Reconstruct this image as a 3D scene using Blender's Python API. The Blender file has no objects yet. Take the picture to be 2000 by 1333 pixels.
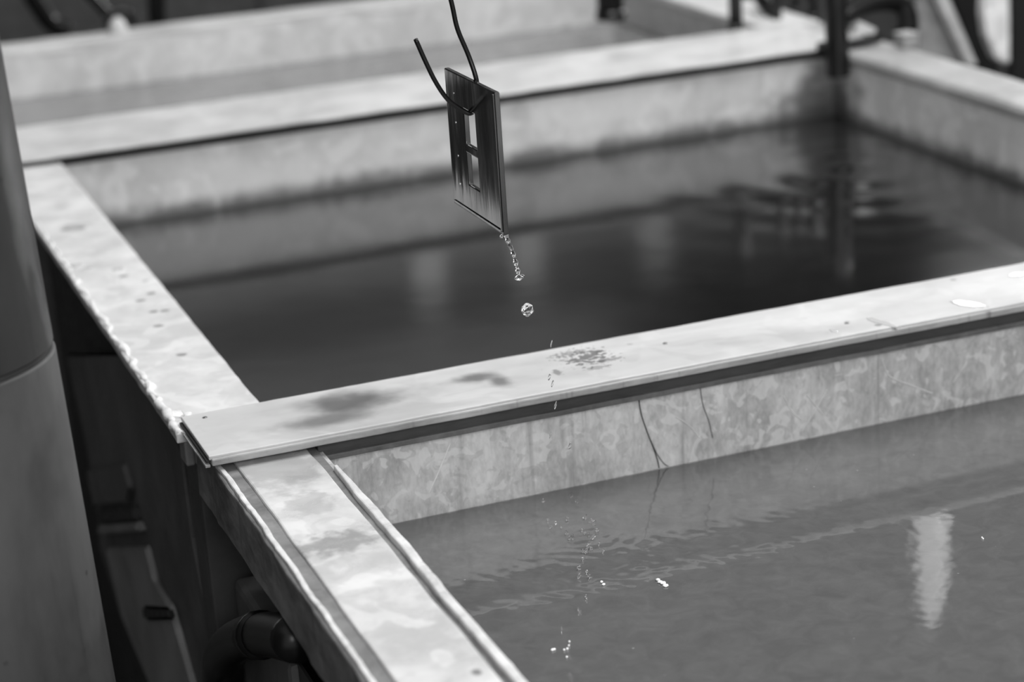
import bpy, bmesh, math, random
from mathutils import Vector, Matrix, noise as mnoise
random.seed(7)
S = bpy.context.scene
COL = S.collection

# ------------------------------------------------------------------ camera, world, lights, exposure
cam_d = bpy.data.cameras.new('camera')
cam = bpy.data.objects.new('camera', cam_d); COL.objects.link(cam); S.camera = cam
cam_d.sensor_width = 36.0
cam_d.lens = 4176.65 / 2000 * 36.0
RX = Vector((0.93301595, -0.35425345, -0.06313269))      # camera right
RD = Vector((-0.16851613, -0.27514767, -0.94651787))     # camera down
RF = Vector((0.3179364, 0.89375514, -0.31641458))        # view direction
cam.matrix_world = Matrix(((RX.x, -RD.x, -RF.x, 0), (RX.y, -RD.y, -RF.y, 0), (RX.z, -RD.z, -RF.z, 1.5), (0, 0, 0, 1)))
cam_d.clip_start = .05
cam_d.dof.use_dof = True
cam_d.dof.focus_distance = 1.655
cam_d.dof.aperture_fstop = 4.6
cam_d.dof.aperture_blades = 0

W = bpy.data.worlds.new('world'); S.world = W; W.use_nodes = True
bg = W.node_tree.nodes['Background']; bg.inputs[0].default_value = (1, 1, 1, 1); bg.inputs[1].default_value = 0.42
S.view_settings.view_transform = 'Standard'; S.view_settings.look = 'None'
S.view_settings.gamma = 1; S.view_settings.use_curve_mapping = False
S.view_settings.exposure = 0.22

def area(name, loc, target, sx, sy, power, spread=180):
    l = bpy.data.lights.new(name, 'AREA'); l.shape = 'RECTANGLE'; l.size = sx; l.size_y = sy; l.energy = power
    l.spread = math.radians(spread)
    o = bpy.data.objects.new(name, l); COL.objects.link(o); o.location = loc
    o.rotation_euler = (Vector(target) - Vector(loc)).to_track_quat('-Z', 'Y').to_euler()
    return o
area('ceiling_strip_light', (1.4, 2.0, 3.3), (1.0, 2.0, .9), 1.6, 1.0, 62)
area('camera_side_window_light', (0.4, -2.2, 2.6), (.8, 2.0, .8), 2.6, 1.4, 62)
area('right_window_light', (4.3, 4.6, 2.55), (.9, 1.8, .9), .9, .5, 60)
area('back_wall_light', (1.5, 6.4, 3.4), (1.5, 8.0, 2.2), 4.5, .3, 45)

# ------------------------------------------------------------------ material helpers
def new_mat(name):
    m = bpy.data.materials.new(name); m.use_nodes = True
    return m, m.node_tree, m.node_tree.nodes['Principled BSDF']
def g(v): return (v, v, v, 1)
class N:
    def __init__(s, nt): s.nt = nt
    def n(s, t, **k):
        o = s.nt.nodes.new(t)
        for a, v in k.items(): setattr(o, a, v)
        return o
    def l(s, a, b): s.nt.links.new(a, b)
    def pos(s): return s.n('ShaderNodeNewGeometry').outputs['Position']
    def math(s, op, a, b=None, c=None, clamp=False):
        o = s.n('ShaderNodeMath', operation=op, use_clamp=clamp)
        for i, v in enumerate((a, b, c)):
            if v is None: continue
            if isinstance(v, (int, float)): o.inputs[i].default_value = v
            else: s.l(v, o.inputs[i])
        return o.outputs[0]
    def scale(s, v, sc, off=(0, 0, 0)):
        o = s.n('ShaderNodeMapping'); s.l(v, o.inputs[0])
        o.inputs['Scale'].default_value = sc; o.inputs['Location'].default_value = off
        return o.outputs[0]
    def noise(s, v, sc, detail=4, rough=.55, dist=0.):
        o = s.n('ShaderNodeTexNoise'); s.l(v, o.inputs['Vector'])
        o.inputs['Scale'].default_value = sc; o.inputs['Detail'].default_value = detail
        o.inputs['Roughness'].default_value = rough; o.inputs['Distortion'].default_value = dist
        return o.outputs['Fac']
    def ramp(s, f, stops, interp='LINEAR'):
        o = s.n('ShaderNodeValToRGB'); s.l(f, o.inputs[0]); o.color_ramp.interpolation = interp
        e = o.color_ramp.elements
        e[0].position, e[0].color = stops[0][0], g(stops[0][1])
        e[1].position, e[1].color = stops[-1][0], g(stops[-1][1])
        for p, v in stops[1:-1]:
            k = e.new(p); k.color = g(v)
        return o.outputs[0]
    def maprange(s, f, a, b, c, d, t='SMOOTHSTEP'):
        o = s.n('ShaderNodeMapRange', interpolation_type=t); s.l(f, o.inputs[0])
        for i, v in enumerate((a, b, c, d)): o.inputs[i + 1].default_value = v
        return o.outputs[0]
    def mix(s, f, a, b, mode='MIX'):
        o = s.n('ShaderNodeMix', data_type='RGBA', blend_type=mode)
        if isinstance(f, (int, float)): o.inputs[0].default_value = f
        else: s.l(f, o.inputs[0])
        for i, v in ((6, a), (7, b)):
            if isinstance(v, (int, float)): o.inputs[i].default_value = g(v)
            else: s.l(v, o.inputs[i])
        return o.outputs[2]
    def blob(s, P, c, r, seed=0, wob=.5, wsc=60, soft=.5):
        """a stain with its own irregular outline: 1 inside, 0 outside"""
        nz = s.n('ShaderNodeTexNoise'); s.l(P, nz.inputs['Vector']); nz.inputs['Scale'].default_value = wsc
        nz.inputs['Detail'].default_value = 3
        d = s.n('ShaderNodeVectorMath', operation='SUBTRACT'); s.l(P, d.inputs[0]); d.inputs[1].default_value = c
        q = s.n('ShaderNodeVectorMath', operation='DIVIDE'); s.l(d.outputs[0], q.inputs[0]); q.inputs[1].default_value = r
        L = s.n('ShaderNodeVectorMath', operation='LENGTH'); s.l(q.outputs[0], L.inputs[0])
        w = s.math('MULTIPLY_ADD', nz.outputs['Fac'], wob * 2, -wob)
        f = s.math('ADD', L.outputs['Value'], w)
        return s.maprange(f, 1 - soft, 1 + soft * .4, 1, 0)

def surface_mat(name, lo, hi, sc=30, stretch=(1, 1, 1), rough=(.35, .6), metallic=0., bump=.15, patches=0.,
                blobs=(), streaks=0., ior=1.45, fine=.25, tide=None, dots=0.):
    m, nt, b = new_mat(name); k = N(nt); P = k.pos()
    V = k.scale(P, stretch)
    n1 = k.noise(V, sc, 5, .6, .4); n2 = k.noise(V, sc * 5, 4, .6)
    n3 = k.noise(P, sc * .25, 2, .5)
    mixn = k.math('MULTIPLY_ADD', n2, fine, k.math('MULTIPLY', n1, 1 - fine))
    mixn = k.math('MULTIPLY_ADD', k.math('SUBTRACT', n3, .5), .5, mixn)
    col = k.ramp(mixn, [(.3, lo), (.5, (lo + hi) / 2), (.7, hi)])
    if patches:
        pn = k.noise(P, sc * .9, 2, .4, 1.2)
        pm = k.maprange(pn, .56, .6, 0, 1)
        col = k.mix(k.math('MULTIPLY', pm, patches), col, hi * 1.08)
        pn2 = k.noise(k.scale(P, (1, 1, 1), (3, 5, 7)), sc * 1.4, 2, .4, 1.0)
        col = k.mix(k.math('MULTIPLY', k.maprange(pn2, .6, .63, 0, 1), patches * .6), col, lo)
    if streaks:
        sn = k.noise(k.scale(P, (90, 90, 4)), 1, 3, .6)
        col = k.mix(k.maprange(sn, .58, .75, 0, streaks), col, lo * .6)
    if dots:
        vo = k.n('ShaderNodeTexVoronoi'); k.l(P, vo.inputs['Vector']); vo.inputs['Scale'].default_value = dots
        dm = k.math('MULTIPLY', k.maprange(vo.outputs['Distance'], .06, .12, 1, 0), k.maprange(k.noise(P, dots * .5, 1), .5, .6, 0, 1))
        col = k.mix(k.math('MULTIPLY', dm, .7), col, lo * .35)
    rf = k.maprange(n1, .35, .65, rough[0], rough[1])
    for i, (c, r, s_, val, wob, wsc, soft) in enumerate(blobs):
        bl = k.math('MULTIPLY', k.blob(P, c, r, i, wob, wsc, soft), s_)
        col = k.mix(bl, col, val)
    if tide:
        z0, z1, val, s_ = tide
        sp = k.n('ShaderNodeSeparateXYZ'); k.l(P, sp.inputs[0])
        zz = k.math('MULTIPLY_ADD', k.math('SUBTRACT', n1, .5), .03, sp.outputs['Z'])
        tm = k.math('MULTIPLY', k.maprange(zz, z0, z1, 1, 0), s_)
        col = k.mix(tm, col, val)
    k.l(col, b.inputs['Base Color']); k.l(rf, b.inputs['Roughness'])
    b.inputs['Metallic'].default_value = metallic; b.inputs['IOR'].default_value = ior
    if bump:
        bp = k.n('ShaderNodeBump'); bp.inputs['Strength'].default_value = bump; bp.inputs['Distance'].default_value = .003
        k.l(mixn, bp.inputs['Height']); k.l(bp.outputs[0], b.inputs['Normal'])
    return m

def plain(name, v, rough=.5, metallic=0., ior=1.45):
    m, nt, b = new_mat(name); k = N(nt); P = k.pos()
    nz = k.noise(P, 40, 4)
    k.l(k.ramp(nz, [(.3, v * .75), (.7, v * 1.2)]), b.inputs['Base Color'])
    b.inputs['Roughness'].default_value = rough; b.inputs['Metallic'].default_value = metallic; b.inputs['IOR'].default_value = ior
    return m

def glow(name, s):
    m, nt, b = new_mat(name)
    b.inputs['Base Color'].default_value = g(.8); b.inputs['Emission Color'].default_value = g(1); b.inputs['Emission Strength'].default_value = s
    return m

# ------------------------------------------------------------------ mesh helpers
def link_mesh(name, bm, mat, parent=None, base=(0, 0, 0), smooth=False):
    me = bpy.data.meshes.new(name)
    bmesh.ops.recalc_face_normals(bm, faces=bm.faces)
    bm.transform(Matrix.Translation(-Vector(base)))
    bm.to_mesh(me); bm.free()
    for p in me.polygons: p.use_smooth = smooth
    me.materials.append(mat)
    o = bpy.data.objects.new(name, me); COL.objects.link(o)
    if parent: o.parent = parent
    else: o.location = base
    return o
def tag(o, label=None, cat=None, group=None, kind=None):
    if label: o['label'] = label
    if cat: o['category'] = cat
    if group: o['group'] = group
    if kind: o['kind'] = kind
    return o
def thing(name, base, label, cat, group=None):
    o = bpy.data.objects.new(name, None); COL.objects.link(o); o.location = base; o.empty_display_size = .05
    return tag(o, label, cat, group)
def part(t, name, bm, mat, smooth=False, base=None):
    b = base if base is not None else t.location
    o = link_mesh(name, bm, mat, t, b, smooth)
    return o
def subpart(p, root, name, bm, mat, smooth=False):
    o = link_mesh(name, bm, mat, p, root.location, smooth)
    return o
def box(x0, x1, y0, y1, z0, z1, bev=0., seg=2, bm=None):
    bm2 = bmesh.new()
    bmesh.ops.create_cube(bm2, size=1)
    bm2.transform(Matrix.Translation(((x0 + x1) / 2, (y0 + y1) / 2, (z0 + z1) / 2)) @ Matrix.Diagonal((x1 - x0, y1 - y0, z1 - z0, 1)))
    if bev: bmesh.ops.bevel(bm2, geom=bm2.edges[:], offset=bev, segments=seg, affect='EDGES', profile=.5)
    if bm is None: return bm2
    me = bpy.data.meshes.new('t'); bm2.to_mesh(me); bm2.free(); bm.from_mesh(me); bpy.data.meshes.remove(me)
    return bm
def merge(*bms):
    out = bmesh.new()
    for b in bms:
        me = bpy.data.meshes.new('t'); b.to_mesh(me); b.free(); out.from_mesh(me); bpy.data.meshes.remove(me)
    return out
def ragged_box(x0, x1, y0, y1, z0, z1, axis, step, amp, bev=.001, seed=0, sag=0.):
    """long bevelled bar whose edges wander a little"""
    bm = box(x0, x1, y0, y1, z0, z1, bev)
    n = max(2, int(((x1 - x0) if axis == 0 else (y1 - y0)) / step))
    lo, hi = (x0, x1) if axis == 0 else (y0, y1)
    for i in range(1, n):
        co = [0, 0, 0]; no = [0, 0, 0]; co[axis] = lo + (hi - lo) * i / n; no[axis] = 1
        bmesh.ops.bisect_plane(bm, geom=bm.verts[:] + bm.edges[:] + bm.faces[:], plane_co=co, plane_no=no)
    for v in bm.verts:
        p = v.co
        d = mnoise.noise_vector(Vector((p.x * 25 + seed, p.y * 25, p.z * 60))) * amp
        d += mnoise.noise_vector(Vector((p.x * 140, p.y * 140 + seed, p.z * 90))) * amp * .5
        d[axis] = 0
        d.z *= .5
        v.co = p + d
    return bm
def catmull(pts, n=10):
    pts = [Vector(p) for p in pts]; out = []
    P = [pts[0] * 2 - pts[1]] + pts + [pts[-1] * 2 - pts[-2]]
    for i in range(1, len(P) - 2):
        for j in range(n):
            t = j / n; a, b, c, d = P[i - 1:i + 3]
            out.append(.5 * ((2 * b) + (c - a) * t + (2 * a - 5 * b + 4 * c - d) * t * t + (3 * b - a - 3 * c + d) * t ** 3))
    out.append(pts[-1]); return out
def tube(pts, r, seg=12, smooth_n=8, caps=True):
    path = catmull(pts, smooth_n) if smooth_n else [Vector(p) for p in pts]
    bm = bmesh.new(); rings = []
    nrm = None
    for i, p in enumerate(path):
        t = (path[min(i + 1, len(path) - 1)] - path[max(i - 1, 0)]).normalized()
        if nrm is None:
            nrm = t.orthogonal().normalized()
        else:
            nrm = (nrm - t * nrm.dot(t)).normalized()
        bn = t.cross(nrm)
        rr = r(i / (len(path) - 1)) if callable(r) else r
        rings.append([bm.verts.new(p + (nrm * math.cos(a) + bn * math.sin(a)) * rr) for a in [2 * math.pi * k / seg for k in range(seg)]])
    for a, b in zip(rings, rings[1:]):
        for k in range(seg): bm.faces.new((a[k], a[(k + 1) % seg], b[(k + 1) % seg], b[k]))
    if caps:
        bm.faces.new(rings[0]); bm.faces.new(rings[-1])
    return bm
def lathe(prof, axis_pt=(0, 0, 0), axis_dir=(0, 0, 1), seg=32):
    bm = bmesh.new(); rings = []
    for r, z in prof:
        rings.append([bm.verts.new((r * math.cos(2 * math.pi * k / seg), r * math.sin(2 * math.pi * k / seg), z)) for k in range(seg)])
    for a, b in zip(rings, rings[1:]):
        for k in range(seg): bm.faces.new((a[k], a[(k + 1) % seg], b[(k + 1) % seg], b[k]))
    bm.faces.new(rings[0]); bm.faces.new(rings[-1])
    q = Vector((0, 0, 1)).rotation_difference(Vector(axis_dir).normalized())
    bm.transform(Matrix.Translation(axis_pt) @ q.to_matrix().to_4x4())
    return bm
def drop_bm(c, rx, rz, seed=0, wob=.08, n=3, tilt=None):
    bm = bmesh.new(); bmesh.ops.create_icosphere(bm, subdivisions=n, radius=1)
    for v in bm.verts:
        d = 1 + wob * mnoise.noise(v.co * 1.6 + Vector((seed, 0, 0)))
        v.co = Vector((v.co.x * rx * d, v.co.y * rx * d, v.co.z * rz * d))
    M = Matrix.Translation(c)
    if tilt: M = M @ Matrix.Rotation(tilt, 4, 'Y')
    bm.transform(M); return bm

def u(x, y, X=None, Y=None, z=None):  # world point seen at a pixel of the photograph, on a plane of known depth or height
    d = RX * (x - 1000) + RD * (y - 666.5) + RF * 4176.65
    if z is not None: k_ = (z - 1.5) / d.z
    elif X is not None: k_ = X / d.x
    else: k_ = Y / d.y
    return Vector((0, 0, 1.5)) + d * k_

# ------------------------------------------------------------------ materials
RIM_A = surface_mat('galvanised_rim', .50, .66, 26, rough=(.3, .55), patches=.45, bump=.12, dots=70,
    blobs=[((.325, 2.35, .9), (.012, .02, .05), .5, .22, .4, 90, .5), ((.33, 2.36, .9), (.02, .012, .05), .35, .3, .6, 120, .4)]
    + [(tuple(u(x_, y_, z=.893)), (.0055, .0045, .03), .75, .14, .5, 200, .4) for x_, y_ in ((355, 693), (275, 587), (322, 607), (300, 609), (310, 637), (296, 573), (241, 540), (126, 449), (160, 445))])
RIM_R = surface_mat('right_rim_steel', .25, .38, 14, rough=(.4, .6), patches=.4, bump=.15)
RIM_B = surface_mat('worn_steel_rim', .50, .70, 22, rough=(.22, .5), patches=.5, bump=.2,
    blobs=[((.345, 1.53, .9), (.06, .05, .06), .75, .30, .8, 60, .6), ((.345, 1.37, .9), (.035, .022, .06), .8, .28, 1.0, 90, .5),
           ((.345, 1.45, .9), (.020, .024, .06), .6, .40, .9, 60, .3), ((.366, 1.135, .9), (.004, .005, .05), .8, .12, .3, 90, .5)])
GROOVE = surface_mat('dirty_groove', .12, .25, 40, rough=(.5, .8), bump=.2)  # darker tone for the rim grooves
LIP = surface_mat('bare_metal_lip', .55, .78, 60, rough=(.25, .5), bump=.25)
SKIRT = surface_mat('weathered_skirt', .07, .20, 60, stretch=(1, .35, 1), rough=(.5, .8), bump=.4, streaks=.5)
STRIP = surface_mat('cover_strip_metal', .42, .56, 16, stretch=(.4, 1, 1), rough=(.32, .5), patches=.3, bump=.05, dots=28,
    blobs=[((.432, 1.616, .9), (.058, .030, .05), .95, .11, .9, 26, 1.0),
           ((.402, 1.586, .9), (.050, .018, .05), .8, .13, .8, 30, .9),
           ((.540, 1.618, .9), (.026, .013, .05), .9, .12, .8, 40, .9), ((.556, 1.600, .9), (.010, .020, .05), .85, .13, .6, 50, .9),
           ((.642, 1.617, .9), (.016, .015, .05), .85, .10, 3.2, 210, .3), ((.655, 1.625, .9), (.006, .006, .05), .8, .08, 1.5, 200, .3), ((.632, 1.634, .9), (.016, .006, .05), .6, .14, 2.6, 220, .3),
           ((.655, 1.602, .9), (.014, .004, .05), .6, .14, 2.0, 240, .3),
           ((.640, 1.588, .9), (.012, .004, .05), .6, .2, 1.2, 190, .3),
           ((.606, 1.595, .9), (.004, .008, .05), .7, .15, .9, 200, .3)])
STRIP_EDGE = surface_mat('cover_strip_edge', .26, .46, 60, stretch=(.3, 1, 1), rough=(.4, .7), bump=.4, streaks=.8)
STRIP_FAR = surface_mat('far_cover_strip_metal', .46, .60, 14, rough=(.3, .5), patches=.25, bump=.05)
RUBBER_SHADE = surface_mat('black_gasket', .012, .035, 50, rough=(.5, .8), bump=.3)  # black for gaskets, also painted as shade on recessed casings
GASKET1 = surface_mat('dark_gasket', .03, .07, 60, stretch=(.2, 1, 1), rough=(.5, .8), bump=.3)
GASKET2 = surface_mat('grey_gasket_lip', .07, .16, 60, rough=(.5, .8), bump=.3)
WALL_A = surface_mat('tank_lining', .48, .68, 24, stretch=(1, 1, .8), rough=(.35, .6), patches=.5, bump=.12, tide=(.800, .826, .05, .85), streaks=.2,
    blobs=[((1.46, 2.7, .82), (.09, .09, .06), .85, .03, .8, 25, .7), ((.62, 2.7, .83), (.10, .1, .03), .5, .62, .8, 25, .5),
           ((1.12, 2.7, .865), (.11, .1, .03), .6, .72, .8, 35, .4)])
WALL_B = surface_mat('scratched_tank_lining', .33, .68, 58, stretch=(1.0, 1, .45), rough=(.2, .5), patches=.55, bump=.45, streaks=.5, fine=.4)
OUTER = surface_mat('dark_tank_outside', .035, .08, 14, rough=(.5, .8), bump=.3, streaks=.4)
OUTER_M = surface_mat('grey_side_panel', .05, .12, 12, rough=(.5, .8), bump=.3, streaks=.3)
OUTER_L = surface_mat('grey_frame_steel', .13, .26, 14, rough=(.45, .7), bump=.2, streaks=.2)
BLACK = plain('black_plastic', .005, .3)
DARK = plain('dark_painted_metal', .012, .5)
WIRE = plain('black_wire_insulation', .004, .35)
POST = surface_mat('grey_painted_post', .03, .062, 14, stretch=(1, 1, .5), rough=(.45, .65), bump=.1, dots=45, streaks=.25)
SEAM = plain('seam_shadow_gap', .03, .7)  # dark colour of the joint between the two pipes
SEAL = surface_mat('white_salt_bead', .62, .85, 90, rough=(.25, .5), bump=.5)
PLATE = None
m, nt, b = new_mat('polished_dark_nickel'); b.inputs['Base Color'].default_value = g(.20); b.inputs['Metallic'].default_value = 1
k = N(nt); nz = k.noise(k.scale(k.pos(), (1, 1, .25)), 45, 3); k.l(k.maprange(nz, .3, .7, .06, .15), b.inputs['Roughness'])
bp = k.n('ShaderNodeBump'); bp.inputs['Strength'].default_value = .12; bp.inputs['Distance'].default_value = .002; k.l(nz, bp.inputs['Height']); k.l(bp.outputs[0], b.inputs['Normal'])
PLATE = m
m, nt, b = new_mat('clear_water_drop'); b.inputs['Transmission Weight'].default_value = 1; b.inputs['IOR'].default_value = 1.33
b.inputs['Roughness'].default_value = 0; b.inputs['Base Color'].default_value = g(1); DROP = m

def water_mat(name, lo, hi, ior, sc, bumps, rough=.02, specks=0.):
    m, nt, b = new_mat(name); k = N(nt); P = k.pos()
    n1 = k.noise(P, sc, 6, .65, .6)
    col = k.ramp(n1, [(.3, lo), (.7, hi)])
    if specks:
        vo = k.n('ShaderNodeTexVoronoi'); k.l(P, vo.inputs['Vector']); vo.inputs['Scale'].default_value = 45
        dm = k.math('MULTIPLY', k.maprange(vo.outputs['Distance'], .02, .05, 1, 0), k.maprange(k.noise(P, 30, 1), .52, .6, 0, 1))
        col = k.mix(k.math('MULTIPLY', dm, specks), col, .5)
    k.l(col, b.inputs['Base Color']); b.inputs['Roughness'].default_value = rough; b.inputs['IOR'].default_value = ior
    h = None
    for s_, st, stretch in bumps:
        nn = k.math('MULTIPLY', k.noise(k.scale(P, stretch), s_, 2, .5), st)
        h = nn if h is None else k.math('ADD', h, nn)
    if h is not None:
        bp = k.n('ShaderNodeBump'); bp.inputs['Strength'].default_value = 1; bp.inputs['Distance'].default_value = .001
        k.l(h, bp.inputs['Height']); k.l(bp.outputs[0], b.inputs['Normal'])
    return m
WATER_A = water_mat('dark_bath', .008, .014, 3.0, 12, [(9, .25, (1, 1, 1))], .10)
WATER_B = water_mat('cloudy_bath', .098, .130, 1.75, 50, [(26, .04, (1, 1, 1)), (90, .012, (1, 1, 1))], .03, .5)
WATER_C = water_mat('pale_bath', .16, .24, 1.5, 10, [(12, .5, (1, 1, 1))], .1)

# ------------------------------------------------------------------ room (setting)
def struct(name, bm, mat, label=None):
    return tag(link_mesh(name, bm, mat), label, None, None, 'structure')
FLOOR = surface_mat('stained_concrete', .03, .08, 4, rough=(.3, .7), bump=.3)
WALLM = surface_mat('grey_factory_wall', .16, .24, 3, rough=(.6, .8), bump=.1)
CEIL = surface_mat('dark_ceiling', .02, .04, 3, rough=(.7, .9), bump=.1)
struct('floor', box(-3, 6.2, -1, 8.1, -.1, 0), FLOOR)
struct('wall_back', box(-3, 6.2, 8.0, 8.1, 0, 4.2), WALLM)
struct('trim_9', box(-3, 6.2, 7.75, 8.0, 2.72, 3.6), BLACK)  # black soffit added to darken the reflection in the middle bath
struct('wall_left', box(-3.1, -3, -1, 8.1, 0, 4.2), CEIL)
struct('wall_right', box(6.2, 6.3, -1, 8.1, 0, 4.2), WALLM)
struct('ceiling', box(-3.1, 6.3, 3.6, 8.1, 3.6, 3.7), CEIL)

# ------------------------------------------------------------------ tanks
ZA = .893        # rim height of the middle tank
def tank_shell(t, x0, x1, y0, y1, ztop, zbot, th, mat, which='lrfb', far_top=None):
    if 'b' in which: part(t, 'back_wall', box(x0, x1, y1 - th, y1, zbot, far_top or ztop), mat)
    if 'l' in which: part(t, 'side_wall', box(x0, x0 + th, y0 + th, y1 - th, zbot, ztop), mat)
    if 'r' in which: part(t, 'side_wall', box(x1 - th, x1, y0 + th, y1 - th, zbot, ztop), mat)
    if 'f' in which: part(t, 'front_wall', box(x0, x1, y0, y0 + th, zbot, ztop), mat)
    part(t, 'bottom_panel', box(x0 + th, x1 - th, y0 + th, y1 - th, zbot, zbot + .01), mat)

# middle tank
tA = thing('rinse_tank', (.9, 2.15, 0), 'middle open rinse tank of dark still water behind the near metal cover strip', 'tank')
part(tA, 'back_wall', box(.347, 1.50, 2.700, 2.712, .28, .8845, .001), WALL_A)
part(tA, 'back_gasket', box(.366, 1.476, 2.701, 2.711, .8846, .8932), RUBBER_SHADE)
part(tA, 'side_wall', box(.347, .357, 1.672, 2.700, .28, .886), WALL_A)
part(tA, 'side_wall', box(1.478, 1.50, 1.672, 2.700, .28, .886), WALL_A)
part(tA, 'front_wall', box(.347, 1.50, 1.660, 1.672, .28, .886), OUTER)
part(tA, 'bottom_panel', box(.357, 1.478, 1.672, 2.700, .28, .292), OUTER)
rl = part(tA, 'rim', ragged_box(.287, .3665, 1.637, 2.685, .884, ZA, 1, .012, .0007, .0012, 3), RIM_A)
part(tA, 'rim', ragged_box(1.476, 1.565, 1.66, 2.888, .878, .899, 1, .03, .0012, .008, 9), RIM_R)
# salt bead along the outer edge of the left rim
def bead(seed):
    pts = []; y = 1.638
    while y < 2.42:
        pts.append((.2905 + random.uniform(-.0022, .0022), y, .8925 + random.uniform(-.0008, .0008))); y += random.uniform(.006, .016)
    return pts
bp_ = bead(1); nb = len(bp_)
part(tA, 'salt_bead', tube(bp_, lambda t: max(.0006, (.0024 + .0030 * mnoise.noise(Vector((t * 33, 3, 1))) + .0012 * mnoise.noise(Vector((t * 110, 3, 1)))) * (1.5 - 1.1 * t)), 10, 4), SEAL, True)
bl_bm = merge(*[drop_bm((.300 + random.uniform(-.008, .014), 1.655 + random.uniform(-.018, .028), .8935), random.uniform(.003, .006), .0014, i, .5, 2) for i in range(16)])
part(tA, 'salt_crust', bl_bm, SEAL, True)
part(tA, 'corner_bracket', merge(box(.292, .30, 1.638, 1.66, .862, .884, .002), box(.30, .330, 1.638, 1.646, .862, .884, .002)), OUTER_L)
# outer casing and its frame on the left
part(tA, 'outer_casing', merge(box(.312, .347, 1.668, 2.02, .20, .884, .003)), OUTER)
part(tA, 'corner_angle', merge(box(.304, .312, 1.664, 1.705, .20, .882, .002), box(.304, .347, 1.656, 1.664, .20, .882, .002)), OUTER)
part(tA, 'outer_casing', box(.335, .347, 2.02, 2.70, .20, .884), RUBBER_SHADE)  # black colour stands for the shade under the rim
def side_plate(pix, X, th):
    ps = [u(x, y, X=X) for x, y in pix]
    bm = bmesh.new(); a = [bm.verts.new(p) for p in ps]; c = [bm.verts.new(p + Vector((th, 0, 0))) for p in ps]
    bm.faces.new(a); bm.faces.new(c[::-1])
    for i in range(len(a)): bm.faces.new((a[i], a[(i + 1) % len(a)], c[(i + 1) % len(a)], c[i]))
    bmesh.ops.bevel(bm, geom=bm.edges[:], offset=.003, segments=2, affect='EDGES'); return bm
spn = part(tA, 'side_panel', side_plate([(128, 692), (250, 690), (300, 770), (352, 880), (372, 1050), (440, 1400), (320, 1400), (240, 1215), (195, 1075), (186, 960), (165, 850)], .306, .006), OUTER_M)
part(tA, 'frame_rib', side_plate([(205, 1072), (283, 1068), (298, 1140), (330, 1185), (350, 1260), (392, 1400), (318, 1400), (272, 1290), (236, 1205)], .300, .008), OUTER_L)
part(tA, 'frame_rib', side_plate([(168, 918), (238, 905), (252, 955), (246, 985), (182, 990)], .300, .008), OUTER_M)
part(tA, 'frame_shelf', side_plate([(188, 1028), (262, 1022), (270, 1040), (192, 1047)], .296, .012), OUTER_L)
part(tA, 'frame_shelf', side_plate([(186, 996), (258, 990), (264, 1020), (190, 1026)], .299, .008), RUBBER_SHADE)
subpart(spn, tA, 'panel_latch', side_plate([(275, 1185), (325, 1188), (334, 1212), (282, 1214)], .296, .006), RUBBER_SHADE)
for (x, y) in ((.33, 1.70), (.33, 2.66), (1.46, 1.70), (1.46, 2.66)):
    part(tA, 'leg', box(x - .02, x + .02, y - .02, y + .02, 0, .28), OUTER)

# front tank
ZB = .888
tB = thing('rinse_tank', (.9, 1.05, 0), 'nearest open rinse tank of cloudy rippled grey water with worn flat rim', 'tank')
part(tB, 'back_wall', box(.381, 1.50, 1.565, 1.577, .28, .880, .001), WALL_B)
part(tB, 'side_wall', box(.381, .388, .48, 1.565, .28, .884), WALL_B)
part(tB, 'side_wall', box(1.49, 1.50, .48, 1.565, .28, .884), WALL_B)
part(tB, 'front_wall', box(.381, 1.50, .468, .48, .28, .884), WALL_B)
part(tB, 'bottom_panel', box(.388, 1.49, .48, 1.565, .28, .292), OUTER)
part(tB, 'rim', ragged_box(.317, .3765, .46, 1.628, .878, ZB, 1, .02, .0012, .0015, 11), RIM_B)
part(tB, 'rim_groove', box(.3045, .3215, .46, 1.627, .876, ZB - .0022), GROOVE)
part(tB, 'rim_groove', box(.372, .384, .46, 1.58, .874, ZB - .0025), GROOVE)
part(tB, 'outer_lip', ragged_box(.3025, .3068, .46, 1.627, .880, ZB + .0006, 1, .007, .0013, .0012, 61), LIP)
rg = ragged_box(.3815, .3888, .46, 1.512, .876, ZB + .0022, 1, .009, .0011, .0014, 63)
for v in rg.verts:
    f_ = max(0, (v.co.y - 1.43) / .08); v.co.x = .3850 + (v.co.x - .3850) * (1 - .55 * min(1, f_)); v.co.x += .0012 * mnoise.noise(Vector((v.co.y * 14, 4, 0)))
part(tB, 'inner_ridge', rg, LIP)
part(tB, 'skirt', ragged_box(.2995, .3055, .46, 1.632, .838, ZB - .002, 1, .01, .0016, .0015, 5), SKIRT)
part(tB, 'rim', box(1.486, 1.57, .46, 1.56, .876, ZB, .003), RIM_B)
part(tB, 'rim', box(.30, 1.57, .38, .468, .876, ZB, .003), RIM_B)
part(tB, 'outer_casing', box(.355, .381, .48, 1.577, .20, .874), RUBBER_SHADE)  # black colour stands for the shade in the gap beside the tank
part(tB, 'cross_bracket', merge(box(.318, .355, 1.45, 1.630, .50, .760, .006)), OUTER_M)
part(tB, 'gasket', ragged_box(.384, 1.50, 1.559, 1.574, .8795, .8918, 0, .01, .0006, .001, 77), GASKET1)
part(tB, 'gasket_lip', ragged_box(.386, 1.50, 1.5562, 1.566, .8765, .8812, 0, .02, .0007, .0008, 21), GASKET2)
for (x, y) in ((.37, .52), (.37, 1.5), (1.46, .52), (1.46, 1.5)):
    part(tB, 'leg', box(x - .02, x + .02, y - .02, y + .02, 0, .28), OUTER)
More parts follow.
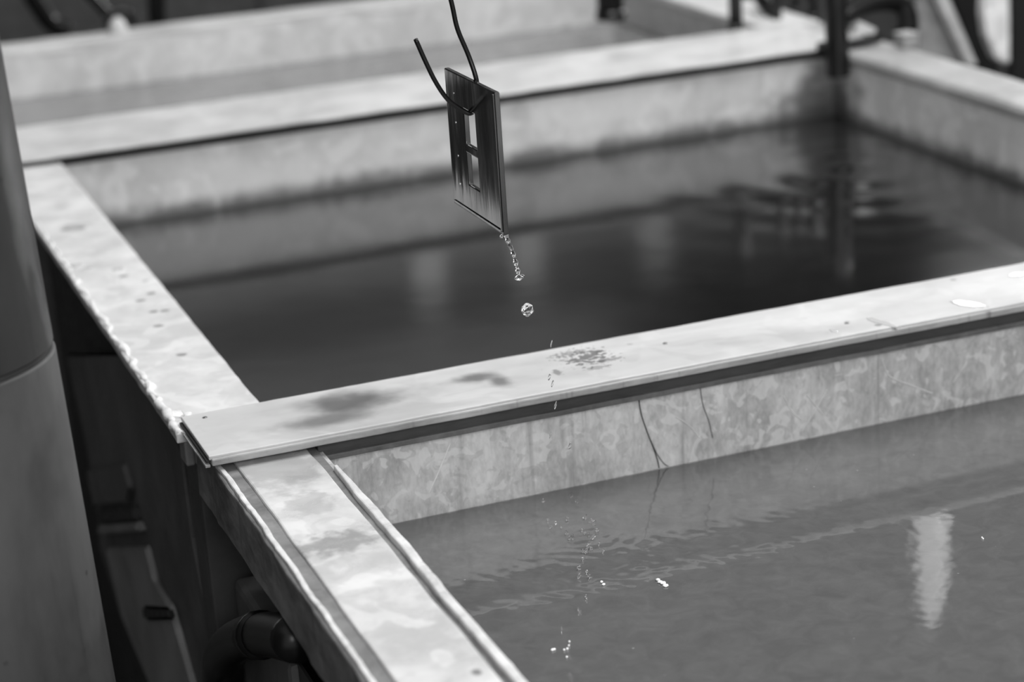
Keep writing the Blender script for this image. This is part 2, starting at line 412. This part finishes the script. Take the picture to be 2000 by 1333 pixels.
# drips and scratches on the wet wall
def wallpath(pts, y=1.5645): return [(a, y, c) for a, c in pts]
CR = plain('dark_drip_line', .04, .6)
part(tB, 'drip_line', tube(wallpath([(.6665, .8775), (.668, .862), (.6725, .845), (.678, .828), (.6815, .815), (.6825, .8085)]), .0005, 6, 6), CR)
part(tB, 'drip_line', tube(wallpath([(.676, .835), (.681, .822), (.687, .812), (.691, .8085)]), .00035, 6, 6), CR)
part(tB, 'drip_line', tube(wallpath([(.724, .874), (.726, .858), (.731, .842), (.734, .826)]), .0003, 6, 6), CR)
LS = plain('pale_scratch', .72, .4)
for pts in ([(.826, .848), (.842, .826)], [(.846, .850), (.832, .830), (.820, .815)], [(.803, .852), (.811, .836), (.820, .826)], [(.497, .868), (.485, .845), (.475, .828)],
            [(.900, .868), (.909, .850), (.93, .838), (.952, .826)], [(.700, .852), (.712, .842), (.722, .828)]):
    part(tB, 'scratch', tube(wallpath(pts, 1.5648), lambda t: .0007 * (1 - .5 * abs(t - .5)), 6, 5), LS)

# far tank
tC = thing('rinse_tank', (.95, 3.2, 0), 'farthest blurred tank of pale water beyond the second cover strip', 'tank')
part(tC, 'back_wall', box(.13, 1.50, 3.50, 3.515, .28, .895), WALL_A)
part(tC, 'side_wall', box(.13, .145, 2.905, 3.50, .28, .89), WALL_A)
part(tC, 'side_wall', box(1.485, 1.50, 2.905, 3.50, .28, .89), WALL_A)
part(tC, 'front_wall', box(.13, 1.50, 2.902, 2.909, .28, .890), WALL_A)
part(tC, 'bottom_panel', box(.145, 1.485, 2.905, 3.50, .28, .292), OUTER)
part(tC, 'rim', ragged_box(.05, 1.60, 3.500, 3.565, .886, .905, 0, .05, .004, .004, 31), STRIP_FAR)
part(tC, 'rim', ragged_box(.05, .145, 2.905, 3.50, .882, .897, 1, .05, .002, .003, 33), RIM_A)
part(tC, 'rim', ragged_box(1.475, 1.57, 2.905, 3.50, .882, .897, 1, .05, .002, .003, 35), RIM_A)
for (x, y) in ((.18, 2.95), (.18, 3.46), (1.46, 2.95), (1.46, 3.46)):
    part(tC, 'leg', box(x - .02, x + .02, y - .02, y + .02, 0, .28), OUTER)
# pale hook on the far rim
part(tC, 'rim_hook', lathe([(.016, -.01), (.016, .006), (.012, .018), (.006, .025), (.001, .027)], (.603, 3.53, .905), (0, 0, 1), 20), STRIP_FAR, True)

# ------------------------------------------------------------------ water surfaces
def water_plane(name, x0, x1, y0, y1, z, nx, ny, mat, hf, label):
    bm = bmesh.new(); rows = []
    for j in range(ny + 1):
        row = []
        y = y0 + (y1 - y0) * j / ny
        for i in range(nx + 1):
            x = x0 + (x1 - x0) * i / nx
            row.append(bm.verts.new((x, y, z + hf(x, y))))
        rows.append(row)
    for a, b in zip(rows, rows[1:]):
        for i in range(nx): bm.faces.new((a[i], a[i + 1], b[i + 1], b[i]))
    # body of the water below the surface
    bot = [bm.verts.new(p) for p in ((x0, y0, z - .4), (x1, y0, z - .4), (x1, y1, z - .4), (x0, y1, z - .4))]
    bm.faces.new(bot)
    bm.faces.new(rows[0] + [bot[1], bot[0]])
    bm.faces.new(rows[-1] + [bot[2], bot[3]])
    bm.faces.new([r[0] for r in rows] + [bot[3], bot[0]])
    bm.faces.new([r[-1] for r in rows] + [bot[2], bot[1]])
    o = link_mesh(name, bm, mat, None, (0, 0, 0), True)
    return tag(o, label, 'water', None, 'stuff')
ZWA, ZWB, ZWC = .7985, .8075, .822
CXB, CYB = .577, 1.478
def hB(x, y):
    dx, dy = x - CXB, y - CYB
    r = math.hypot(dx, dy)
    wob = mnoise.noise(Vector((x * 14, y * 14, 0))) * .02 + mnoise.noise(Vector((x * 45, y * 45, 6))) * .006
    th = math.atan2(dy, dx)
    am = .45 + .55 * mnoise.noise(Vector((math.cos(th) * 2.2, math.sin(th) * 2.2, r * 14)))
    a = .00036 * math.exp(-((r - .018) / .035) ** 2) + .00008 * math.exp(-r / .12)
    h = a * am * math.cos(2 * math.pi * (r + wob) / .0115)
    r2 = math.hypot(dx, y - (2 * 1.565 - CYB))
    h += .00005 * math.exp(-r2 / .14) * math.cos(2 * math.pi * (r2 + wob) / .014)
    fade = math.exp(-r / .10)
    n_ = Vector((x * 95 + y * 30, y * 95, 3))
    h += .00034 * fade * mnoise.noise(n_) + .00016 * fade * mnoise.noise(n_ * 2.3)
    h += .00030 * math.exp(-(r / .12) ** 2) * mnoise.noise(Vector(((x * .8 + y * .6) * 120, (-x * .6 + y * .8) * 30, 5)))
    h += .0010 * math.exp(-(r / .022) ** 2) * mnoise.noise(Vector((x * 210, y * 160, 8)))
    h += .00036 * mnoise.noise(Vector((x * 7, y * 7, 9)))
    return h
water_plane('bath_water', .3882, 1.4898, .4802, 1.5648, ZWB, 520, 440, WATER_B, hB, 'cloudy grey water filling the nearest tank, rippled by falling drops')
def hA(x, y):
    r = math.hypot(x - 1.36, y - 2.42)
    h = .0007 * math.exp(-(r / .22) ** 2) * math.cos(2 * math.pi * r / .085)
    h += .0004 * mnoise.noise(Vector((x * 6, y * 6, 2))) * (.2 + .8 * math.exp(-(r / .4) ** 2))
    return h
water_plane('bath_water', .3572, 1.4778, 1.6722, 2.6998, ZWA, 260, 240, WATER_A, hA, 'dark still water filling the middle tank behind the near strip')
water_plane('bath_water', .1452, 1.4848, 2.9092, 3.4998, ZWC, 60, 40, WATER_C, lambda x, y: .0008 * mnoise.noise(Vector((x * 8, y * 8, 2))), 'pale blurred water filling the farthest tank')

# ------------------------------------------------------------------ cover strips lying over the joints
t = thing('cover_strip', (.9, 1.604, .884), 'near stained flat metal cover strip lying across the joint between the two front tanks', 'cover strip')
tpp = part(t, 'top_plate', ragged_box(.295, 1.60, 1.553, 1.655, .8968, .9005, 0, .008, .0005, .0008, 41), STRIP)
part(t, 'front_edge', ragged_box(.2965, 1.60, 1.5505, 1.560, .8925, .8985, 0, .006, .0006, .0012, 43), STRIP_EDGE)
part(t, 'under_plate', ragged_box(.293, 1.60, 1.556, 1.653, .8938, .8964, 0, .01, .0004, .0005, 47), RUBBER_SHADE)
part(t, 'end_edge', ragged_box(.2915, .2955, 1.553, 1.632, .8912, .8935, 1, .006, .0006, .0004, 49), STRIP_EDGE)
SCREW = plain('dull_screw_head', .14, .4, .6)
subpart(tpp, t, 'screw', lathe([(.0022, -.001), (.0022, .0002), (.0015, .0006), (.0006, .0006)], (.3125, 1.642, .9005), (0, 0, 1), 14), SCREW)
subpart(tpp, t, 'screw', lathe([(.0022, -.001), (.0022, .0002), (.0015, .0006), (.0006, .0006)], (.716, 1.616, .9005), (0, 0, 1), 14), SCREW)
subpart(tpp, t, 'screw', lathe([(.0022, -.001), (.0022, .0002), (.0015, .0006), (.0006, .0006)], (.876, 1.582, .9005), (0, 0, 1), 14), SCREW)
t = thing('cover_strip', (.9, 2.79, .884), 'wide pale blurred cover strip between the middle and farthest tanks', 'cover strip')
part(t, 'top_plate', ragged_box(.29, 1.515, 2.688, 2.897, .8983, .9015, 0, .02, .0015, .001, 51), STRIP_FAR)
part(t, 'front_gasket', box(.29, 1.515, 2.6935, 2.6995, .8932, .8985), RUBBER_SHADE)
part(t, 'back_gasket', box(.29, 1.515, 2.87, 2.88, .8935, .8985), RUBBER_SHADE)

# ------------------------------------------------------------------ hanging plate, wire, drops
tp = thing('wall_plate', (.5255, 1.53, 1.0625), 'dark polished two-window metal plate dripping from a black wire', 'plate')
def plate_bm():
    X0, X1 = .5238, .5280
    Y = [1.475, 1.5225, 1.5485, 1.5895]
    ys = [1.475, 1.5235, 1.5490, 1.5895]
    zs = [1.0625, 1.0865, 1.1125, 1.1190, 1.1475, 1.1730]
    bm = bmesh.new()
    f = {}; bk = {}
    for i, y in enumerate(ys):
        for j, z in enumerate(zs):
            f[i, j] = bm.verts.new((X0, y, z)); bk[i, j] = bm.verts.new((X1, y, z))
    holes = {(1, 1), (1, 3)}
    for i in range(3):
        for j in range(5):
            if (i, j) in holes: 
                q = [(i, j), (i + 1, j), (i + 1, j + 1), (i, j + 1)]
                for a, b2 in zip(q, q[1:] + q[:1]): bm.faces.new((f[a], f[b2], bk[b2], bk[a]))
                continue
            bm.faces.new((f[i, j], f[i + 1, j], f[i + 1, j + 1], f[i, j + 1]))
            bm.faces.new((bk[i, j], bk[i, j + 1], bk[i + 1, j + 1], bk[i + 1, j]))
    for i in range(3):
        for j in (0, 5): bm.faces.new((f[i, j], f[i + 1, j], bk[i + 1, j], bk[i, j]))
    for j in range(5):
        for i in (0, 3): bm.faces.new((f[i, j], f[i, j + 1], bk[i, j + 1], bk[i, j]))
    bmesh.ops.recalc_face_normals(bm, faces=bm.faces)
    ed = [e for e in bm.edges if len(e.link_faces) == 2 and e.calc_face_angle() > .5]
    bmesh.ops.bevel(bm, geom=ed, offset=.0009, segments=3, affect='EDGES', profile=.6)
    # dish the outer margin a little, as a pressed plate
    return bm
pl = part(tp, 'plate_body', plate_bm(), PLATE)
part(tp, 'raised_border', merge(box(.5228, .5240, 1.4762, 1.4785, 1.065, 1.1715, .0004), box(.5228, .5240, 1.4785, 1.587, 1.0640, 1.0662, .0004)), PLATE)
EYE = plain('bright_screw_hole_rim', .9, .15, 1.)
for z in (1.156, 1.1325, 1.1055, 1.0825):
    part(tp, 'screw_hole', merge(lathe([(.0011, 0), (.0011, .0004), (.0003, .0004)], (.5240, 1.5705, z), (-1, 0, 0), 12)), EYE)

tw = link_mesh('hanging_wire', tube([(.508, 1.54, 1.280), (.517, 1.54, 1.234), (.5205, 1.54, 1.212), (.528, 1.54, 1.190), (.5315, 1.536, 1.172), (.5322, 1.538, 1.158), (.529, 1.538, 1.1485), (.5250, 1.538, 1.1455), (.519, 1.539, 1.149), (.5085, 1.54, 1.1585), (.5000, 1.54, 1.173), (.493, 1.54, 1.190), (.4865, 1.54, 1.208)], .00185, 12, 8), WIRE, None, (.507, 1.545, 1.275), True)
tag(tw, 'black insulated wire hooked through the top window of the hanging plate', 'wire')

GD = 'water falling from the plate corner'
# thin twisting stream with a bulb at its end
sp = [(.5255, 1.4755, 1.0640), (.5268, 1.4755, 1.058), (.5300, 1.476, 1.049), (.5322, 1.476, 1.040), (.5338, 1.476, 1.031), (.5352, 1.476, 1.0255)]
def srad(t): 
    base = .0010 + .0007 * abs(math.sin(t * 19)) + .0004 * math.sin(t * 43)
    return base * (1.25 - .4 * t) + (.0024 * math.exp(-((t - .93) / .06) ** 2))
st = link_mesh('water_stream', tube(sp, srad, 14, 14), DROP, None, sp[0], True)
tag(st, 'thin twisting stream of clear water falling off the lowest plate corner', 'water', GD)
P = u(1030, 605, Y=1.477)
d = link_mesh('water_drop', drop_bm(P, .0045, .0053, 2, .16, 5, .35), DROP, None, P, True); tag(d, 'large clear round drop falling below the stream', 'water drop', GD)
def droplet(px, py, rx, rz, label, Y=None, z=None, tilt=.3, seed=0, name='water_drop', grp=None, mat=None):
    P = u(px, py, Y=Y, z=z)
    if z is not None: P.z = z
    d = link_mesh(name, drop_bm(P, rx, rz, seed, .35, 2, tilt), mat or DROP, None, P, True)
    return tag(d, label, 'water drop', grp)
droplet(979, 462, .0013, .0016, 'tiny bead of water clinging left of the stream at the plate corner', Y=1.474, seed=3)
droplet(1077, 672, .0005, .0030, 'slender falling drop in front of the far edge of the near strip', Y=1.48, seed=4)
droplet(1073, 737, .0010, .0026, 'falling drop in front of the near strip beside the dark grit stain', Y=1.478, seed=5)
droplet(1079, 750, .0008, .0030, 'slim falling drop just above the front edge of the near strip', Y=1.478, seed=6)
droplet(1085, 792, .0007, .0036, 'slim falling drop in front of the black gasket', Y=1.478, seed=7)
droplet(1075, 850, .0005, .0026, 'faint falling drop in front of the scratched wall, the left one', Y=1.478, seed=8)
droplet(1113, 872, .0012, .0030, 'falling drop in front of the scratched wall, the right one', Y=1.478, seed=9)
GS = 'droplets thrown up where the stream hits the water'
spl = [(1061, 978), (1127, 980), (1116, 968), (1108, 1015), (1106, 1042), (1112, 1052), (1119, 1051), (1142, 1012), (1150, 1020), (1156, 1016), (1160, 1022), (1137, 1037), (1142, 1041), (1150, 1046), (1157, 1051), (1162, 1046), (1150, 1062), (1155, 1072), (1148, 1068), (1139, 1077), (1144, 1078), (1138, 1092), (1131, 1110), (1131, 1126), (1146, 1117), (1152, 1126), (1178, 1076), (1170, 1063), (1166, 1036), (1145, 1166), (1075, 1030), (1085, 1022), (1096, 1030), (1070, 1016)]
for i, (x, y) in enumerate(spl):
    rr = random.uniform(.0008, .0017)
    P = u(x, y, z=ZWB + .0015); 
    d = link_mesh('water_splash_drop', drop_bm(P, rr, rr * random.uniform(1.0, 2.2), i, .3, 2, random.uniform(-.6, .8)), DROP, None, P, True)
    tag(d, 'small clear droplet of the splash on the nearest water', 'water drop', GS)
GLINT = plain('white_foam_flake', .95, .25)  # white colour standing for highlights on the near water
def glint(pts, r, label, seed):
    ws = [u(x, y, z=ZWB + .0006) for x, y in pts]
    bm = merge(*[drop_bm(w, rr, .0009, seed + i, .25, 2) for i, (w, rr) in enumerate(zip(ws, r))])
    o = link_mesh('foam_flake', bm, GLINT, None, ws[0], True)
    tag(o, label, 'foam')
glint([(1285, 1133), (1289, 1137), (1295, 1139), (1300, 1144)], [.0019, .0020, .0023, .0024], 'largest bright white foam flake floating right of the splash', 3)
glint([(1175, 1137), (1179, 1142)], [.0012, .0013], 'small white foam flake floating just below the splash', 9)
glint([(1112, 1254), (1111, 1262), (1108, 1268), (1102, 1270)], [.0008, .0008, .0009, .0008], 'thin hooked foam flake floating low beside the inner ridge', 13)
glint([(1083, 1269), (1079, 1270)], [.0010, .0012], 'faint foam flake floating left of the hooked one', 17)
glint([(1107, 1284)], [.0008], 'tiny foam flake floating below the hooked one', 19)
glint([(1918, 1051), (1920, 1053)], [.0008, .0008], 'tiny foam flake floating at the right edge of the nearest water', 23)

# wet puddles that catch the lamps
m, nt, b = new_mat('glossy_wet_film'); b.inputs['Base Color'].default_value = g(.62); b.inputs['Roughness'].default_value = .06; b.inputs['IOR'].default_value = 1.5
b.inputs['Coat Weight'].default_value = 1; WET = m
def puddle(pts, r, z, h, label, seed):
    ws = [u(x, y, z=z) for x, y in pts]
    c = sum(ws, Vector()) / len(ws); ax = (ws[-1] - ws[0]); L = ax.length / 2 + max(r); ax = ax.normalized() if ax.length > 1e-5 else Vector((1, 0, 0))
    ay = Vector((-ax.y, ax.x, 0)); n = 56; bm = bmesh.new()
    lo = []; mid = []; hi = []
    for k_ in range(n):
        a_ = 2 * math.pi * k_ / n
        f = 1 + .45 * mnoise.noise(Vector((math.cos(a_) * 1.7 + seed, math.sin(a_) * 1.7, 0))) + .2 * mnoise.noise(Vector((math.cos(a_) * 6 + seed, math.sin(a_) * 6, 2)))
        o_ = ax * math.cos(a_) * L * f + ay * math.sin(a_) * max(r) * f
        lo.append(bm.verts.new(c + o_ - Vector((0, 0, .0005)))); mid.append(bm.verts.new(c + o_ * .95 + Vector((0, 0, h * .3)))); hi.append(bm.verts.new(c + o_ * .82 + Vector((0, 0, h * .5))))
    for A_, B_ in ((lo, mid), (mid, hi)):
        for k_ in range(n): bm.faces.new((A_[k_], A_[(k_ + 1) % n], B_[(k_ + 1) % n], B_[k_]))
    bm.faces.new(hi); bm.faces.new(lo[::-1])
    tag(link_mesh('water_puddle', bm, WET, None, ws[0]), label, 'puddle')
puddle([(1860, 588), (1875, 592), (1892, 596), (1905, 598), (1915, 597)], [.006, .007, .007, .006, .005], .9007, .0012, 'largest bright wet patch on the right end of the near strip', 3)
puddle([(341, 806), (347, 812)], [.006, .006], ZA + .0006, .0009, 'glaring wet patch at the corner where the left rim meets the near strip', 31)
puddle([(1982, 538), (1990, 536)], [.005, .005], .9007, .0012, 'bright round wet patch by the right frame edge on the near strip', 8)
puddle([(1700, 622), (1716, 628), (1732, 634), (1745, 637)], [.003, .004, .004, .003], .9007, .0008, 'thin wet trail beside the screw on the near strip', 12)
puddle([(1626, 645), (1632, 648)], [.003, .003], .9007, .0008, 'small wet patch left of the wet trail on the near strip', 14)
for i, (x, y, r_) in enumerate(((150, 518, .006), (170, 525, .006), (232, 526, .006), (285, 549, .003))):
    puddle([(x, y)], [r_], ZA + .0006, .0009, ['pale wet patch on the left rim, the upper left of four', 'pale wet patch on the left rim, left one of the lower pair', 'wide pale wet patch midway across the left rim', 'small wet spot nearest the dark water on the left rim'][i], 20 + i)

# ------------------------------------------------------------------ big post on the left
ax0 = Vector((.137, 1.46, 0)); ax1 = Vector((.062, 1.46, 2.0)); ad = (ax1 - ax0).normalized()
R0 = .080; zs = 1.043
tpz = thing('support_post', tuple(ax0), 'thick grey round post with a seam standing at the left frame edge', 'post')
part(tpz, 'lower_pipe', lathe([(R0, 0), (R0, zs - .002), (R0 - .002, zs)], ax0, ad, 96), POST, True)
part(tpz, 'seam', lathe([(R0 - .0022, zs - .004), (R0 - .0022, zs + .006)], ax0, ad, 96), SEAM, True)
part(tpz, 'upper_pipe', lathe([(R0 - .002, zs + .0035), (R0 - .0005, zs + .0055), (R0 - .001, 2.6)], ax0, ad, 96), POST, True)

# ------------------------------------------------------------------ pipework and fittings
t = thing('pipe_elbow', (.34, 1.15, .45), 'dark glossy pipe elbow under the front tank rim at the bottom edge', 'pipe')
part(t, 'elbow', tube([u(440, 1440, X=.30), u(436, 1340, X=.30), u(440, 1280, X=.302), u(470, 1250, X=.306), u(520, 1240, X=.31), u(580, 1250, X=.31)], .0175, 20, 8), BLACK, True)
part(t, 'collar', tube([u(500, 1242, X=.308), u(512, 1241, X=.309)], .0195, 20, 0), BLACK, True)
t = thing('control_box', (.33, 1.1, .5), 'black box below the front tank beside the pipe elbow', 'box')
a = u(560, 1290, X=.33)
part(t, 'housing', box(.325, .349, a.y - .12, a.y + .03, a.z - .2, a.z + .03, .004), BLACK)
part(t, 'hinge', box(.321, .325, a.y + .022, a.y + .030, a.z - .10, a.z + .02, .001), DARK)

t = thing('overflow_fitting', (1.468, 2.655, .86), 'black pipe fitting hooked over the far right corner of the middle tank', 'pipe')
fb = u(1636, 138, Y=2.655); 
part(t, 'down_pipe', tube([(fb.x, 2.655, .866), (fb.x, 2.655, .870), (fb.x, 2.655, .90), (fb.x - .002, 2.655, .96), (fb.x, 2.66, 1.02)], lambda t_: .0165 if t_ > .02 else .012, 24, 6), BLACK, True)
part(t, 'clamp_bar', tube([u(1600, 92, Y=2.67), u(1660, 88, Y=2.67), u(1718, 72, Y=2.67)], .0075, 14, 4), DARK, True)
part(t, 'bent_arm', tube([u(1640, 45, Y=2.67), u(1670, 22, Y=2.68), u(1710, 6, Y=2.69), u(1752, 4, Y=2.70), u(1768, 25, Y=2.70), u(1770, 58, Y=2.70)], lambda t_: .011 + .007 * t_, 16, 6), BLACK, True)
part(t, 'white_tag', tube([u(1668, 52, Y=2.675), u(1708, 60, Y=2.675)], lambda t_: .014 - .009 * t_, 4, 0), SEAL)
t = thing('corner_block', tuple(u(1770, 92, z=.899)), 'small pale square block standing on the right rim', 'block')
p_ = t.location
part(t, 'block_body', box(p_.x - .012, p_.x + .012, p_.y - .014, p_.y + .014, .8995, .917, .002), RIM_R)
part(t, 'block_cap', box(p_.x - .013, p_.x + .013, p_.y - .015, p_.y + .015, .917, .920, .001), RIM_R)

GV = 'dark pipes standing behind the wide pale cover strip'
def vpipe(px, py, Y, r, top, mat, label):
    p0 = u(px, py, Y=Y)
    o = thing('vertical_pipe', tuple(p0), label, 'pipe', GV)
    part(o, 'pipe_body', tube([p0, p0 + Vector((0, 0, top * .5)), p0 + Vector((0, 0, top))], r, 16, 2), mat, True)
    part(o, 'pipe_cap', tube([p0 + Vector((0, 0, -.003)), p0 + Vector((0, 0, .012))], r * 1.12, 16, 0), mat, True)
vpipe(1438, 62, 2.93, .0105, .17, DARK, 'dark pipe rising behind the wide strip, leftmost of the four')
vpipe(1517, 48, 2.96, .008, .17, DARK, 'dark pipe rising behind the wide strip, second from the left')
vpipe(1551, 30, 3.0, .007, .17, DARK, 'dark pipe rising behind the wide strip, third from the left')
vpipe(1585, 42, 2.95, .008, .17, BLACK, 'black pipe rising behind the wide strip, nearest the corner fitting')
vpipe(1193, 34, 3.22, .022, .17, BLACK, 'thick black pipe hanging over the pale far water')
bm = tube([u(1475, -20, Y=3.05), u(1492, 6, Y=3.0), u(1506, 20, Y=2.98)], .012, 12, 6)
tag(link_mesh('bent_hose', bm, BLACK, None, (0, 0, 0), True), 'short black hose slanting between the dark pipes', 'hose')

# objects beyond the right rim
def prism(name, pix, Y, depth, mat, label, cat):
    ps = [u(x, y, Y=Y) for x, y in pix]
    bm = bmesh.new()
    a = [bm.verts.new(p) for p in ps]; b2 = [bm.verts.new(p + Vector((0, depth, 0))) for p in ps]
    bm.faces.new(a); bm.faces.new(b2[::-1])
    for i in range(len(a)): bm.faces.new((a[i], a[(i + 1) % len(a)], b2[(i + 1) % len(a)], b2[i]))
    bmesh.ops.bevel(bm, geom=bm.edges[:], offset=.004, segments=2, affect='EDGES')
    o = link_mesh(name, bm, mat, None, ps[0]); tag(o, label, cat); return o
GREYP = plain('mid_grey_panel', .30, .5); PALE = plain('pale_panel', .55, .4)
prism('grey_board', [(1795, -60), (1830, -60), (1905, 135), (1790, 115)], 2.95, .02, GREYP, 'grey board leaning beyond the right rim beside the pale block', 'board')
prism('slanting_brace', [(1800, -60), (1832, -60), (1912, 130), (1890, 130)], 2.93, .015, PALE, 'pale brace slanting down to the right rim', 'brace')  # stripe of window light put in as a pale colour
prism('machine_cabinet', [(1840, -60), (1930, -60), (1958, 170), (1912, 160)], 3.4, .03, DARK, 'dark slanted machine cabinet beyond the right rim', 'machine')
prism('white_drum', [(1930, -80), (1973, -80), (1974, 126), (1950, 118), (1932, 75), (1926, 30)], 3.05, .03, plain('white_plastic', .95, .4), 'bright white curved tank side beyond the right rim', 'drum')  # window light put in as a white surface
prism('dark_column', [(1974, -80), (2080, -80), (2080, 260), (1974, 190)], 3.1, .02, DARK, 'dark upright column at the top right frame corner', 'column')

# hoses and machine far behind, top left
hz = []
for i, (pts, r, Y, lab) in enumerate((
    ([(50, -30), (75, 10), (100, 45), (135, 62)], .018, 4.0, 'black hose curving down behind the far tank, left one'),
    ([(160, -25), (200, 15), (222, 40)], .010, 3.9, 'thin dark hose meeting the pale hook behind the far tank'),
    ([(205, 50), (222, 25), (248, 22), (262, 48)], .006, 3.62, 'thin dark hose arched over the pale hook'),
    ([(306, -20), (306, 20), (308, 45)], .016, 3.9, 'upright dark hose right of the pale hook behind the far tank'))):
    ws = [u(x, y, Y=Y) for x, y in pts]
    tag(link_mesh('rubber_hose', tube(ws, r, 14, 8), BLACK, None, ws[0], True), lab, 'hose', 'dark hoses behind the farthest tank')
t = thing('machine_cabinet', (.9, 5.3, 0), 'low dark grey machine cabinet standing on the floor behind the farthest tank', 'machine')
MC = plain('machine_grey', .06, .5)
part(t, 'cabinet_body', box(-.6, 2.9, 4.9, 5.7, 0, 1.0, .02), MC)
for i in range(4):
    part(t, 'door', box(-.55 + i * .86, .25 + i * .86, 4.885, 4.90, .08, .92, .006), MC)

# unseen glowing windows added to the back wall for the water to mirror
WG = glow('window_glow', .9)
for i, (x0, x1) in enumerate(((-2.4, .6), (3.9, 5.8))):
    o = bpy.data.objects.new('window_%d' % (i + 1), None); COL.objects.link(o); o.location = (x0, 8, 1.2); o['kind'] = 'structure'
    n = 4; w_ = (x1 - x0) / n
    link_mesh('window_pane', merge(*[box(x0 + j * w_ + .05, x0 + (j + 1) * w_ - .05, 7.985, 7.995, 1.25, 2.3) for j in range(n)]), WG, o, o.location)
    link_mesh('window_frame', merge(*[box(x0 + j * w_ - .04, x0 + j * w_ + .04, 7.96, 8.0, 1.2, 2.35) for j in range(n + 1)], box(x0, x1, 7.96, 8.0, 1.18, 1.25), box(x0, x1, 7.96, 8.0, 2.3, 2.37)), WALLM, o, o.location)
for i, x in enumerate((-1.2, .9, 2.49, 2.92, 3.5)):  # pale pilasters added for soft streaks mirrored in the middle bath
    tag(link_mesh('trim_%d' % (i + 1), box(x - .07, x + .07, 7.93, 8.0, 0, 2.71, .01), PALE), None, None, None, 'structure')

# unseen lamps added far behind the tanks for the wet patches to mirror
LT = glow('tube_glow', 6.5)
for (x0, x1, lab) in ((4.0, 4.4, 'bright tube lamp hanging far behind on the right, mirrored in the wet strip end'), (1.02, 1.22, 'small tube lamp hanging far behind on the left, mirrored at the rim corner')):
    t = thing('tube_lamp', ((x0 + x1) / 2, 6.5, 2.66), lab, 'lamp')
    part(t, 'lamp_tube', box(x0, x1, 6.49, 6.52, 2.66, 2.84, .005), LT)
    part(t, 'lamp_housing', box(x0 - .03, x1 + .03, 6.52, 6.56, 2.62, 2.88, .01), DARK)
    part(t, 'cord', tube([((x0 + x1) / 2, 6.54, 2.88), ((x0 + x1) / 2, 6.54, 3.6)], .006, 8, 2), BLACK, True)

# unseen lamp added and shaped for the bright reflection in the near bath
def mirror_pt(px, py, zw, Y):
    P = u(px, py, z=zw); d = (P - Vector((0, 0, 1.5))); d.z = -d.z
    return P + d * ((Y - P.y) / d.y)
L0 = mirror_pt(1815, 1000, ZWB, 4.6); L1 = mirror_pt(1835, 1220, ZWB, 4.6)
hh = L1.z - L0.z
lp = thing('pendant_lamp', (L0.x, 4.6, L0.z), 'bell shaped white pendant lamp hanging beyond the tanks, seen mirrored in the near water', 'lamp')
part(lp, 'lamp_shade', lathe([(.036, 0), (.046, .02), (.044, hh * .35), (.034, hh * .7), (.014, hh * .95), (.006, hh)], (L0.x, 4.6, L0.z), (.02, 0, 1), 32), glow('lamp_glow', .85), True)
part(lp, 'cord', tube([(L0.x + .005, 4.6, L0.z + hh), (L0.x + .005, 4.6, 3.4)], .004, 8, 2), BLACK, True)
